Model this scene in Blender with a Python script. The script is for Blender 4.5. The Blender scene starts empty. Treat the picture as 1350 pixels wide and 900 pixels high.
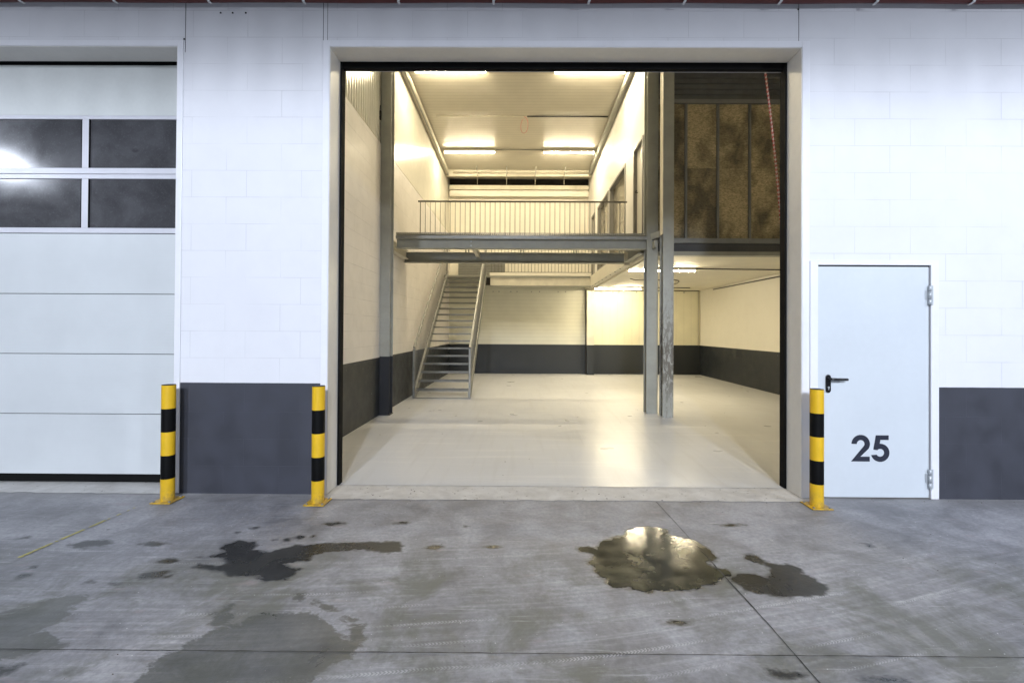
import bpy, bmesh, math, random
from mathutils import Vector, Matrix
R = math.radians
scene = bpy.context.scene
C = scene.collection
random.seed(7)

# ---------------------------------------------------------------- camera
cam_data = bpy.data.cameras.new('camera')
cam = bpy.data.objects.new('camera', cam_data); C.objects.link(cam)
cam_data.sensor_fit = 'HORIZONTAL'; cam_data.sensor_width = 36; cam_data.lens = 16.0
cam_data.shift_x = -8.45/1350; cam_data.shift_y = -19.64/1350
cam_data.clip_start = 0.05; cam_data.clip_end = 800
rx = (0.999967973830706, -0.0056948198832652815, -0.005623196547303245)   # image right
ax_r = Vector((0.9999680, 0.0056560, 0.0056622))
ax_d = Vector((0.0056232, 0.0068938, -0.9999605))
ax_f = Vector((-0.0056948, 0.9999602, 0.0068618))
m = Matrix.Identity(4)
for i in range(3):
    m[i][0] = ax_r[i]; m[i][1] = -ax_d[i]; m[i][2] = -ax_f[i]
m[0][3], m[1][3], m[2][3] = 0, -4.11, 1.495
cam.matrix_world = m
scene.camera = cam

# ---------------------------------------------------------------- world and exposure (evening: dim sky)
SKY = 0.06
w = bpy.data.worlds.new('World'); scene.world = w; w.use_nodes = True
nt = w.node_tree; bg = nt.nodes['Background']
sk = nt.nodes.new('ShaderNodeTexSky'); sk.sky_type = 'NISHITA'; sk.sun_disc = False
sk.sun_elevation = R(9); sk.sun_rotation = R(200)
nt.links.new(sk.outputs[0], bg.inputs[0]); bg.inputs[1].default_value = SKY
scene.view_settings.view_transform = 'Standard'; scene.view_settings.look = 'None'
scene.view_settings.exposure = 0.0; scene.view_settings.gamma = 1
scene.view_settings.use_curve_mapping = False
FLOOD = 315        # W of each yard floodlight
TUBE = 315          # radiance of a fluorescent tube
TUBE_COL = (1.0, 0.86, 0.585)
try:
    scene.cycles.max_bounces = 10; scene.cycles.diffuse_bounces = 6; scene.cycles.glossy_bounces = 4
    scene.cycles.sample_clamp_indirect = 4
    scene.cycles.use_denoising = True
except Exception: pass

# ---------------------------------------------------------------- materials
def newmat(name):
    m = bpy.data.materials.new(name); m.use_nodes = True
    return m, m.node_tree, m.node_tree.nodes['Principled BSDF']
class N:
    """tiny node helper"""
    def __init__(s, nt): s.nt = nt
    def n(s, t, **k):
        nd = s.nt.nodes.new(t)
        for a, v in k.items(): setattr(nd, a, v)
        return nd
    def l(s, a, b): s.nt.links.new(a, b)
    def val(s, x, sock):
        if isinstance(x, (int, float)): sock.default_value = x
        elif isinstance(x, tuple): sock.default_value = x if len(x) == 4 or sock.type == 'VECTOR' else (*x, 1)
        else: s.l(x, sock)
    def math(s, op, a, b=0.0, c=None):
        nd = s.n('ShaderNodeMath', operation=op); s.val(a, nd.inputs[0]); s.val(b, nd.inputs[1])
        if c is not None: s.val(c, nd.inputs[2])
        return nd.outputs[0]
    def mix(s, f, a, b, mode='MIX'):
        nd = s.n('ShaderNodeMix', data_type='RGBA', blend_type=mode)
        s.val(f, nd.inputs[0]); s.val(a, nd.inputs[6]); s.val(b, nd.inputs[7]); return nd.outputs[2]
    def ramp(s, f, lo, hi, a=0.0, b=1.0):
        nd = s.n('ShaderNodeMapRange'); s.val(f, nd.inputs[0])
        nd.inputs[1].default_value = lo; nd.inputs[2].default_value = hi
        nd.inputs[3].default_value = a; nd.inputs[4].default_value = b; return nd.outputs[0]
    def noise(s, vec, scale, detail=4, rough=0.55, dist=0.0):
        nd = s.n('ShaderNodeTexNoise'); nd.inputs['Scale'].default_value = scale
        nd.inputs['Detail'].default_value = detail; nd.inputs['Roughness'].default_value = rough
        nd.inputs['Distortion'].default_value = dist
        if vec is not None: s.l(vec, nd.inputs['Vector'])
        return nd.outputs[0]
    def obj(s): return s.n('ShaderNodeTexCoord').outputs['Object']
    def xyz(s, v):
        nd = s.n('ShaderNodeSeparateXYZ'); s.l(v, nd.inputs[0]); return nd.outputs
    def comb(s, x, y, z=0.0):
        nd = s.n('ShaderNodeCombineXYZ'); s.val(x, nd.inputs[0]); s.val(y, nd.inputs[1]); s.val(z, nd.inputs[2]); return nd.outputs[0]
    def scalev(s, v, sc, rot=(0,0,0)):
        nd = s.n('ShaderNodeMapping'); s.l(v, nd.inputs[0]); nd.inputs['Scale'].default_value = sc
        nd.inputs['Rotation'].default_value = rot; return nd.outputs[0]
    def bump(s, h, strength, dist, bsdf, prev=None):
        nd = s.n('ShaderNodeBump'); nd.inputs['Strength'].default_value = strength
        nd.inputs['Distance'].default_value = dist; s.l(h, nd.inputs['Height'])
        if prev is not None: s.l(prev, nd.inputs['Normal'])
        s.l(nd.outputs[0], bsdf.inputs['Normal']); return nd.outputs[0]

def simple(name, col, rough=0.5, metal=0.0, var=0.08, scale=6.0, bump=0.0, spec=0.5):
    m, nt, b = newmat(name); h = N(nt); o = h.obj()
    a = h.noise(o, scale, 5); c2 = h.noise(o, scale*9, 3)
    f = h.math('ADD', h.math('MULTIPLY', a, 0.7), h.math('MULTIPLY', c2, 0.3))
    dark = tuple(x*(1-var*2.2) for x in col); lite = tuple(min(1, x*(1+var)) for x in col)
    h.l(h.mix(h.ramp(f, 0.32, 0.68), dark, lite), b.inputs['Base Color'])
    h.l(h.ramp(a, 0.3, 0.7, rough*0.85, min(1, rough*1.15)), b.inputs['Roughness'])
    b.inputs['Metallic'].default_value = metal; b.inputs['Specular IOR Level'].default_value = spec
    if bump: h.bump(c2, bump, 0.002, b)
    return m

def blockwall(name, axis, white, dark, band=1.0, rough=0.55, row=0.243, width=0.62, seam=0.35, off=0.0, blotch=0.06, topz=None):
    """painted block masonry with a dark paint band up to `band`"""
    m, nt, b = newmat(name); h = N(nt); o = h.obj(); x, y, z = h.xyz(o)
    u = x if axis == 'x' else y
    zz = h.math('ADD', z, off)
    v = h.comb(u, zz, 0.0)
    bt = h.n('ShaderNodeTexBrick'); h.l(v, bt.inputs['Vector'])
    bt.inputs['Scale'].default_value = 1.0; bt.inputs['Brick Width'].default_value = width
    bt.inputs['Row Height'].default_value = row; bt.inputs['Mortar Size'].default_value = 0.0028
    bt.inputs['Mortar Smooth'].default_value = 0.4; bt.offset = 0.37; bt.offset_frequency = 2
    bt.inputs['Color1'].default_value = (1,1,1,1); bt.inputs['Color2'].default_value = (0.9,0.9,0.9,1); bt.inputs['Mortar'].default_value = (0,0,0,1)
    big = h.noise(o, 0.9, 4, 0.6); mid = h.noise(o, 4.5, 5, 0.6); fine = h.noise(o, 90, 3, 0.6)
    # seams fade in and out where the filler is thick
    vis = h.ramp(h.noise(o, 1.7, 3), 0.36, 0.60)
    mort = h.math('MULTIPLY', bt.outputs['Fac'], vis)
    base = h.mix(h.ramp(big, 0.3, 0.7), tuple(c*(1-blotch) for c in white), white)
    base = h.mix(h.ramp(mid, 0.45, 0.75, 0, 0.35), base, tuple(c*(1-1.6*blotch) for c in white))
    base = h.mix(h.math('MULTIPLY', mort, seam), base, tuple(c*0.42 for c in white))
    dk = h.mix(h.ramp(mid, 0.35, 0.7), tuple(c*0.85 for c in dark), tuple(c*1.25 for c in dark))
    scuff = h.ramp(h.noise(h.scalev(o, (3, 3, 26)), 1.2, 6, 0.7), 0.70, 0.78, 0, 0.30)
    dk = h.mix(scuff, dk, tuple(min(1, c*2.2) for c in dark))
    spot = h.ramp(h.noise(o, 22, 2, 0.5), 0.775, 0.79)
    dk = h.mix(h.math('MULTIPLY', spot, 0.8), dk, (0.7, 0.7, 0.7))
    dk = h.mix(h.math('MULTIPLY', mort, 0.35), dk, tuple(c*1.7 for c in dark))
    edge = h.math('ADD', z, h.math('MULTIPLY', h.math('SUBTRACT', h.noise(o, 9, 3), 0.5), 0.004))
    isband = h.math('LESS_THAN', edge, band)
    h.l(h.mix(isband, base, dk), b.inputs['Base Color'])
    h.l(h.ramp(mid, 0.3, 0.7, rough*0.8, rough*1.2), b.inputs['Roughness'])
    hh = h.math('SUBTRACT', h.math('MULTIPLY', fine, 0.35), h.math('MULTIPLY', mort, 1.2))
    h.bump(hh, 0.5, 0.003, b)
    return m

def ground_mat(name):
    """power-floated yard concrete: mottling, tyre arcs, cement smears, grit, soaked and algae-stained areas"""
    m, nt, b = newmat(name); h = N(nt); o = h.obj(); x, y, z = h.xyz(o)
    big = h.noise(o, 0.75, 5, 0.6); mid = h.noise(o, 3.2, 6, 0.65, 0.5); fin = h.noise(o, 38, 4, 0.65); grit = h.noise(o, 170, 2, 0.5)
    f = h.math('ADD', h.math('MULTIPLY', big, 0.45), h.math('MULTIPLY', mid, 0.55))
    col = h.mix(h.ramp(f, 0.36, 0.62), (0.150, 0.148, 0.156), (0.400, 0.396, 0.415))
    near = h.ramp(y, -0.75, -1.4)
    wob = h.math('MULTIPLY', h.math('SUBTRACT', h.noise(o, 0.35, 1), 0.5), 0.30)
    arcw = h.math('ADD', h.math('SUBTRACT', y, h.math('ADD', h.math('MULTIPLY', x, 0.17), h.math('MULTIPLY', h.math('MULTIPLY', x, x), 0.03))), wob)
    sm = h.noise(h.comb(h.math('MULTIPLY', x, 0.7), h.math('MULTIPLY', arcw, 22.0), 0.0), 1.0, 6, 0.68)
    patch = h.ramp(h.noise(o, 0.9, 3), 0.36, 0.60)
    amt = h.math('ADD', 0.22, h.math('MULTIPLY', near, 0.78))
    col = h.mix(h.math('MULTIPLY', h.math('MULTIPLY', h.ramp(sm, 0.50, 0.72), 0.52), h.math('MULTIPLY', amt, h.ramp(mid, 0.3, 0.6, .4, 1))), col, (0.56, 0.56, 0.57))
    col = h.mix(h.math('MULTIPLY', h.math('MULTIPLY', h.ramp(sm, 0.50, 0.32), 0.50), h.math('MULTIPLY', amt, patch)), col, (0.105, 0.105, 0.10))
    # tyre tread: rows of short slanted ticks in thin tracks
    lane = h.math('PINGPONG', arcw, 0.085)
    lanem = h.math('MULTIPLY', h.math('MULTIPLY', h.ramp(lane, 0.013, 0.009), near), h.ramp(h.noise(h.comb(h.math('MULTIPLY', x, .8), h.math('MULTIPLY', arcw, 5)), 1.3, 2), 0.48, 0.62))
    dash = h.math('PINGPONG', h.math('ADD', h.math('ADD', x, h.math('MULTIPLY', lane, 0.9)), h.math('MULTIPLY', fin, 0.012)), 0.0085)
    col = h.mix(h.math('MULTIPLY', h.math('MULTIPLY', lanem, h.ramp(dash, 0.003, 0.005)), 0.50), col, (0.64, 0.64, 0.65))
    moss = h.ramp(h.noise(o, 1.9, 6, 0.70, 0.6), 0.47, 0.62, 0, 0.75)
    col = h.mix(h.math('MULTIPLY', moss, near), col, (0.125, 0.127, 0.098))
    dots = h.ramp(h.noise(o, 13, 3, 0.6), 0.70, 0.76, 0, 0.60)
    col = h.mix(dots, col, (0.06, 0.055, 0.05))
    chips = h.ramp(h.noise(o, 75, 0, 0.4), 0.86, 0.875, 0, 0.9)
    col = h.mix(chips, col, (0.70, 0.70, 0.68))
    scr = h.ramp(h.noise(h.scalev(o, (1.4, 30, 1), (0, 0, R(-10))), 1.6, 4, 0.6), 0.60, 0.72, 0, 0.38)
    col = h.mix(scr, col, (0.58, 0.58, 0.59))
    crk = h.ramp(h.noise(h.scalev(o, (2.2, 9, 1), (0, 0, R(6))), 1.1, 8, 0.75), 0.64, 0.72, 0, 0.45)
    col = h.mix(crk, col, (0.115, 0.11, 0.11))
    col = h.mix(h.ramp(fin, 0.35, 0.7, 0.0, 0.38), col, (0.11, 0.11, 0.11))
    pale = h.math('MULTIPLY', h.ramp(y, -0.25, 0.0), 0.35)
    col = h.mix(pale, col, (0.33, 0.315, 0.30))
    pk = h.ramp(h.noise(h.scalev(o, (2.0, 6, 1)), 1.7, 3), 0.64, 0.72, 0, 0.30)
    col = h.mix(pk, col, (0.33, 0.26, 0.26))
    def att(nm):
        a = h.n('ShaderNodeAttribute'); a.attribute_name = nm; return a.outputs['Fac']
    e1 = h.math('SUBTRACT', h.noise(h.scalev(o, (1, 1.5, 1)), 13, 6, 0.66), 0.5); e2 = h.math('SUBTRACT', h.noise(h.scalev(o, (1, 1.6, 1)), 7, 8, 0.72, 0.4), 0.5)
    wd = h.ramp(h.math('ADD', att('damp'), h.math('MULTIPLY', e1, 0.105)), -0.010, 0.016)
    wa = h.math('ADD', att('algae'), h.math('MULTIPLY', e2, 0.30))
    wal = h.ramp(wa, -0.008, 0.014)
    wetc = h.mix(0.62, h.mix(1.0, col, (0.18, 0.18, 0.165), 'MULTIPLY'), (0.014, 0.0145, 0.013))
    algc = h.mix(h.ramp(h.noise(o, 3.5, 5, 0.65), 0.36, 0.66), (0.026, 0.028, 0.020), (0.070, 0.071, 0.054))
    rim = h.ramp(h.math('ABSOLUTE', h.math('SUBTRACT', wa, 0.03)), 0.0, 0.035, 0.45, 0.0)
    algc = h.mix(rim, algc, (0.045, 0.046, 0.022)); algc = h.mix(0.25, algc, col)
    col = h.mix(h.math('MULTIPLY', wal, 0.93), col, algc)
    col = h.mix(h.math('MULTIPLY', wd, 0.97), col, wetc)
    h.l(col, b.inputs['Base Color'])
    wet = h.math('MAXIMUM', wd, h.math('MULTIPLY', wal, 0.8))
    r_ = h.math('SUBTRACT', h.ramp(mid, 0.3, 0.7, 0.52, 0.72), h.math('MULTIPLY', wet, 0.34))
    h.l(r_, b.inputs['Roughness'])
    h.bump(h.math('ADD', h.math('MULTIPLY', fin, 0.6), h.math('ADD', h.math('MULTIPLY', grit, 0.5), h.math('MULTIPLY', sm, 0.5))), 0.45, 0.003, b)
    return m

def water_mat():
    m, nt, b = newmat('puddle_water'); h = N(nt); o = h.obj(); x, y, z = h.xyz(o)
    n = h.noise(o, 5, 4, 0.6)
    h.l(h.mix(h.ramp(n, 0.35, 0.65), (0.018, 0.0175, 0.013), (0.070, 0.066, 0.040)), b.inputs['Base Color'])
    h.l(h.ramp(h.noise(o, 9, 3), 0.35, 0.7, 0.08, 0.20), b.inputs['Roughness'])
    b.inputs['IOR'].default_value = 1.45; b.inputs['Specular IOR Level'].default_value = 0.62
    hb = h.math('ADD', h.noise(o, 22, 3, 0.55), h.math('MULTIPLY', h.noise(o, 75, 2), 0.2))
    amp = h.ramp(y, -1.15, -0.70, 0.10, 0.8)
    h.bump(h.math('MULTIPLY', hb, amp), 0.13, 0.006, b)
    return m

def hall_floor_mat():
    m, nt, b = newmat('hall_floor_coating'); h = N(nt); o = h.obj(); x, y, z = h.xyz(o)
    big = h.noise(o, 0.5, 2, 0.5); fin = h.noise(o, 60, 3, 0.6)
    col = h.mix(h.ramp(big, 0.25, 0.75), (0.565, 0.570, 0.580), (0.635, 0.640, 0.650))
    tr = h.noise(h.scalev(o, (0.5, 7, 1), (0, 0, R(26))), 1.1, 4, 0.55)
    col = h.mix(h.ramp(tr, 0.54, 0.68, 0, 0.38), col, (0.76, 0.75, 0.74))
    tr2 = h.noise(h.scalev(o, (9, 0.6, 1), (0, 0, R(8))), 1.0, 3, 0.55)
    col = h.mix(h.ramp(tr2, 0.52, 0.72, 0, 0.28), col, (0.45, 0.44, 0.43))
    col = h.mix(h.ramp(fin, 0.3, 0.7, 0.0, 0.10), col, (0.42, 0.41, 0.40))
    h.l(col, b.inputs['Base Color'])
    soft = h.noise(o, 2.2, 2, 0.5)
    h.l(h.ramp(soft, 0.2, 0.8, 0.26, 0.36), b.inputs['Roughness'])
    h.bump(h.math('ADD', soft, h.math('MULTIPLY', h.noise(o, 11, 2, 0.5), 0.12)), 0.16, 0.006, b)
    return m

def threshold_mat():
    m, nt, b = newmat('threshold_concrete'); h = N(nt); o = h.obj()
    mid = h.noise(o, 5, 6, 0.65, 0.4); fin = h.noise(o, 60, 3)
    col = h.mix(h.ramp(mid, 0.35, 0.66), (0.46, 0.44, 0.415), (0.60, 0.585, 0.56))
    st = h.ramp(h.noise(h.scalev(o, (2, 12, 1)), 2.0, 4), 0.62, 0.72, 0, 0.6)
    col = h.mix(st, col, (0.62, 0.61, 0.59))
    d = h.ramp(h.noise(o, 24, 2), 0.68, 0.72, 0, 0.7)
    col = h.mix(d, col, (0.10, 0.07, 0.05))
    h.l(col, b.inputs['Base Color']); b.inputs['Roughness'].default_value = 0.6
    h.bump(fin, 0.3, 0.003, b)
    return m

def sandwich(name, col, axis, pitch, depth=0.25, rough=0.28, var=0.03):
    """steel-faced sandwich panel with fine lines every `pitch` metres along axis"""
    m, nt, b = newmat(name); h = N(nt); o = h.obj(); xyz = h.xyz(o)
    u = xyz['xyz'.index(axis)]
    p = h.math('PINGPONG', u, pitch/2)
    line = h.ramp(p, 0.0, pitch*0.10, 1.0, 0.0)
    n = h.noise(o, 2.2, 4)
    base = h.mix(h.ramp(n, 0.35, 0.65), tuple(c*(1-var*2) for c in col), col)
    h.l(h.mix(h.math('MULTIPLY', line, depth), base, tuple(c*0.45 for c in col)), b.inputs['Base Color'])
    b.inputs['Roughness'].default_value = rough
    h.bump(h.math('MULTIPLY', line, -1.0), 0.6, 0.003, b)
    return m

def insulation_mat():
    m, nt, b = newmat('mineral_wool'); h = N(nt); o = h.obj(); x, y, z = h.xyz(o)
    fib = h.noise(h.scalev(o, (9, 9, 24)), 2.6, 7, 0.75, 0.4); blot = h.noise(h.scalev(o, (1, 1, .7)), 2.4, 5, 0.55, 0.2)
    # the batts differ in tone: a pale row of sheets above, mixed ones below
    cx = h.math('FLOOR', h.math('DIVIDE', h.math('SUBTRACT', x, 2.993), 0.58))
    up = h.math('GREATER_THAN', z, 4.46)
    def cell(k): return h.math('COMPARE', cx, float(k), 0.1)
    tone = h.math('ADD', h.math('MULTIPLY', up, h.math('ADD', h.math('MULTIPLY', cell(0), .10), h.math('MULTIPLY', cell(1), .08))),
                  h.math('MULTIPLY', h.math('SUBTRACT', 1.0, up), h.math('ADD', h.math('MULTIPLY', cell(1), .13), h.math('ADD', h.math('MULTIPLY', cell(2), .05), h.math('MULTIPLY', cell(0), -.03)))))
    f = h.math('ADD', blot, h.math('SUBTRACT', tone, 0.035))
    col = h.mix(h.ramp(f, 0.38, 0.60), (0.20, 0.172, 0.12), (0.70, 0.575, 0.34))
    col = h.mix(h.ramp(fib, 0.42, 0.62, 0, 0.62), col, (0.06, 0.05, 0.032))
    gap = h.ramp(h.math('PINGPONG', h.math('SUBTRACT', z, 3.17), 0.64), 0.0, 0.008, 1, 0)
    h.l(col, b.inputs['Base Color']); b.inputs['Roughness'].default_value = 0.95
    h.bump(h.math('ADD', fib, blot), 0.9, 0.02, b)
    return m

def steel_paint(name, col, grime=0.0, band=None, gcol=(0.10, 0.085, 0.065)):
    m, nt, b = newmat(name); h = N(nt); o = h.obj(); x, y, z = h.xyz(o)
    n = h.noise(o, 3.5, 5, 0.6); f = h.noise(o, 40, 3)
    c = h.mix(h.ramp(n, 0.35, 0.65), tuple(k*0.88 for k in col), tuple(k*1.05 for k in col))
    if grime:
        g = h.noise(h.scalev(o, (14, 14, 4.5)), 1.5, 7, 0.75, 0.5)
        zone = h.math('MULTIPLY', h.ramp(z, 2.5, 1.2, 0.0, 1.0), h.ramp(z, 0.25, 0.7, 0.4, 1.0))
        thr = h.math('SUBTRACT', g, h.math('MULTIPLY', zone, 0.13))
        msk = h.math('MULTIPLY', h.ramp(thr, 0.44, 0.37, 0, 0.85), zone)
        c = h.mix(h.math('MULTIPLY', msk, grime), c, gcol)
    if band:
        c = h.mix(h.math('LESS_THAN', z, band), c, (0.022, 0.023, 0.027))
    h.l(c, b.inputs['Base Color']); h.l(h.ramp(n, 0.3, 0.7, 0.42, 0.6), b.inputs['Roughness'])
    b.inputs['Metallic'].default_value = 0.0
    h.bump(f, 0.12, 0.002, b)
    return m

def emit(name, col, s):
    m, nt, b = newmat(name)
    b.inputs['Base Color'].default_value = (0.8, 0.8, 0.8, 1)
    b.inputs['Emission Color'].default_value = (*col, 1); b.inputs['Emission Strength'].default_value = s
    return m

def pane_mat(name, base=(0.060, 0.060, 0.064), rough=0.16):
    """dusty double acrylic pane of the sectional door"""
    m, nt, b = newmat(name); h = N(nt); o = h.obj()
    n = h.noise(h.scalev(o, (1.2, 1, 1.4)), 2.0, 5, 0.62, 0.5); f = h.noise(o, 60, 3)
    sm = h.ramp(h.noise(h.scalev(o, (3, 1, 6), (0, R(28), 0)), 1.1, 4), 0.64, 0.72, 0, 0.6)
    c = h.mix(h.ramp(n, 0.35, 0.7), tuple(k*0.75 for k in base), tuple(k*1.35 for k in base))
    c = h.mix(sm, c, tuple(k*0.4 for k in base)); c = h.mix(h.ramp(f, 0.55, 0.75, 0, 0.3), c, tuple(k*2.0 for k in base))
    h.l(c, b.inputs['Base Color']); h.l(h.ramp(n, 0.3, 0.7, rough*0.8, rough*1.3), b.inputs['Roughness'])
    b.inputs['Specular IOR Level'].default_value = 0.35
    return m

FAC_W = (0.74, 0.74, 0.765); FAC_D = (0.040, 0.042, 0.054)
INT_W = (0.77, 0.73, 0.69); INT_D = (0.015, 0.019, 0.025)
M = {}
M['facade'] = blockwall('facade_block_paint', 'x', FAC_W, FAC_D, band=1.0, rough=0.7, width=0.50, seam=0.34, off=-0.01)
M['wall_side'] = blockwall('side_wall_block_paint', 'y', INT_W, INT_D, band=1.005, rough=0.45, row=0.243, width=0.95, seam=0.65, blotch=0.13)
M['wall_right'] = blockwall('right_wall_block_paint', 'y', (0.78, 0.75, 0.66), INT_D, band=1.0, rough=0.5, seam=0.10, blotch=0.04)
M['plaster'] = simple('office_wall_board', (0.78, 0.755, 0.70), 0.55, var=0.025, scale=1.2)
M['trim'] = simple('white_flashing', (0.78, 0.78, 0.81), 0.35, var=0.02, scale=3)
M['reveal'] = simple('reveal_lining', (0.72, 0.70, 0.66), 0.38, var=0.04, scale=2)
M['panel'] = sandwich('door_panel_steel', (0.64, 0.665, 0.67), 'z', 0.0145, depth=0.10, rough=0.4)
M['panel_smooth'] = simple('door_panel_smooth', (0.62, 0.64, 0.62), 0.45, var=0.03, scale=3, bump=0.15)
M['alu'] = simple('anodised_profile', (0.60, 0.60, 0.64), 0.35, metal=0.0, var=0.03)
M['pane'] = pane_mat('dusty_pane')
M['rubber'] = simple('black_rubber', (0.006, 0.006, 0.006), 0.9, var=0.1, spec=0.15)
M['black'] = simple('black_steel', (0.010, 0.010, 0.011), 0.5, var=0.1)
M['leaf'] = simple('door_leaf_paint', (0.60, 0.64, 0.67), 0.38, var=0.02, scale=2.0)
M['number'] = simple('dark_vinyl', (0.018, 0.022, 0.038), 0.45, var=0.05)
M['handle'] = simple('black_plastic', (0.006, 0.006, 0.007), 0.28, var=0.05)
M['hinge'] = simple('hinge_zinc', (0.50, 0.53, 0.55), 0.35, metal=0.3, var=0.05)
M['yellow'] = simple('yellow_enamel', (0.76, 0.46, 0.012), 0.35, var=0.07, scale=9, bump=0.05)
def scuffed(name, col, dirt):
    m, nt, b = newmat(name); h = N(nt); o = h.obj(); x, y, z = h.xyz(o)
    n = h.noise(o, 6, 4); c = h.mix(h.ramp(n, 0.35, 0.65), tuple(k*0.86 for k in col), col)
    sc = h.ramp(h.noise(h.scalev(o, (18, 18, 60)), 1.0, 5, 0.7), 0.66, 0.70, 0, 0.75)
    c = h.mix(sc, c, dirt)
    low = h.math('MULTIPLY', h.ramp(z, 0.16, 0.0, 0, 1), h.ramp(h.noise(o, 16, 5, 0.7), 0.40, 0.62, 0.05, 0.75))
    c = h.mix(low, c, (0.16, 0.12, 0.07))
    h.l(c, b.inputs['Base Color']); h.l(h.ramp(n, 0.3, 0.7, 0.30, 0.5), b.inputs['Roughness'])
    return m
M['yellow'] = scuffed('scuffed_yellow_enamel', (0.76, 0.46, 0.012), (0.30, 0.20, 0.05))
M['bblack'] = simple('black_enamel', (0.004, 0.004, 0.004), 0.5, var=0.08, spec=0.12)
M['steel'] = steel_paint('grey_steel_paint', (0.33, 0.33, 0.285))
M['steel_band'] = steel_paint('grey_steel_paint_dark_foot', (0.34, 0.34, 0.30), band=1.02)
M['steel_old'] = steel_paint('grey_steel_paint_scraped', (0.36, 0.36, 0.32), grime=0.95)
M['steel_lite'] = steel_paint('cream_steel_paint', (0.62, 0.58, 0.47))
M['galv'] = simple('galvanised_steel', (0.27, 0.27, 0.25), 0.42, metal=0.45, var=0.10, scale=14)
M['tread'] = simple('worn_tread_steel', (0.17, 0.17, 0.155), 0.5, metal=0.3, var=0.12, scale=14)
M['galv_dk'] = simple('dull_galvanised_rod', (0.075, 0.072, 0.065), 0.5, metal=0.2, var=0.1, scale=14)
M['rail_dk'] = simple('railing_steel', (0.14, 0.13, 0.11), 0.5, metal=0.2, var=0.1, scale=14)
M['floor'] = hall_floor_mat()
M['threshold'] = threshold_mat()
M['ground'] = ground_mat('yard_concrete')
M['water'] = water_mat()
M['joint'] = simple('joint_dirt', (0.045, 0.043, 0.040), 0.9, var=0.2, scale=12)
M['yline'] = simple('worn_yellow_paint', (0.50, 0.44, 0.12), 0.6, var=0.25, scale=30)
M['ceil'] = sandwich('roof_deck_steel', (0.60, 0.56, 0.46), 'y', 0.125, depth=0.40, rough=0.33)
M['soffit'] = simple('office_soffit', (0.72, 0.68, 0.56), 0.6, var=0.05, scale=2)
M['back_h'] = sandwich('back_panel_lined', (0.64, 0.625, 0.51), 'z', 0.125, depth=0.28, rough=0.4)
M['back_v'] = sandwich('back_panel_upright', (0.72, 0.68, 0.50), 'x', 0.25, depth=0.12, rough=0.4)
M['back_up'] = simple('upper_back_panel', (0.74, 0.70, 0.60), 0.5, var=0.03, scale=1.5)
M['clad'] = simple('glossy_cladding', (0.80, 0.78, 0.70), 0.20, metal=0.15, var=0.05, scale=3)
M['clad_flat'] = simple('glossy_flat_panel', (0.76, 0.73, 0.64), 0.22, var=0.02, scale=3)
M['darkclad'] = simple('dark_profile_sheet', (0.13, 0.135, 0.145), 0.45, metal=0.1, var=0.1)
M['wool'] = insulation_mat()
M['stud'] = simple('metal_stud', (0.26, 0.27, 0.27), 0.45, metal=0.4, var=0.08)
M['darkgap'] = simple('painted_dark', (0.010, 0.008, 0.006), 0.9, var=0.1)  # near-black, paints in the shade of the gap at the wall head
M['darkplate'] = simple('dark_beam_paint', (0.075, 0.078, 0.085), 0.55, var=0.12, scale=5)
M['cable'] = simple('dark_cable', (0.022, 0.02, 0.018), 0.6, var=0.1)
M['conduit_w'] = simple('pale_conduit', (0.50, 0.46, 0.36), 0.5, var=0.05)
M['redpipe'] = simple('red_oxide_pipe', (0.10, 0.022, 0.020), 0.4, var=0.12, scale=5)
M['clip'] = simple('white_clip', (0.75, 0.75, 0.76), 0.4, var=0.03)
M['chain_r'] = simple('red_link_plastic', (0.50, 0.03, 0.02), 0.4, var=0.05)
M['chain_w'] = simple('white_link_plastic', (0.65, 0.56, 0.50), 0.4, var=0.05)
M['canopy'] = simple('canopy_sheet', (0.32, 0.33, 0.34), 0.5, var=0.06, scale=3)
M['glass'] = pane_mat('partition_glass', base=(0.25, 0.23, 0.18), rough=0.05)
M['frame_grey'] = simple('grey_joinery', (0.26, 0.25, 0.225), 0.45, var=0.05)
M['doorleaf_in'] = simple('cream_door_leaf', (0.62, 0.59, 0.51), 0.45, var=0.02)
M['tube'] = emit('tube_light', TUBE_COL, TUBE)
M['lamp_body'] = simple('lamp_housing', (0.65, 0.63, 0.58), 0.4, var=0.02)
M['flood_lens'] = emit('floodlight_lens', (0.80, 0.87, 1.0), 60)
M['opp'] = simple('opposite_wall_paint', (0.16, 0.16, 0.17), 0.7, var=0.08, scale=1)

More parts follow.
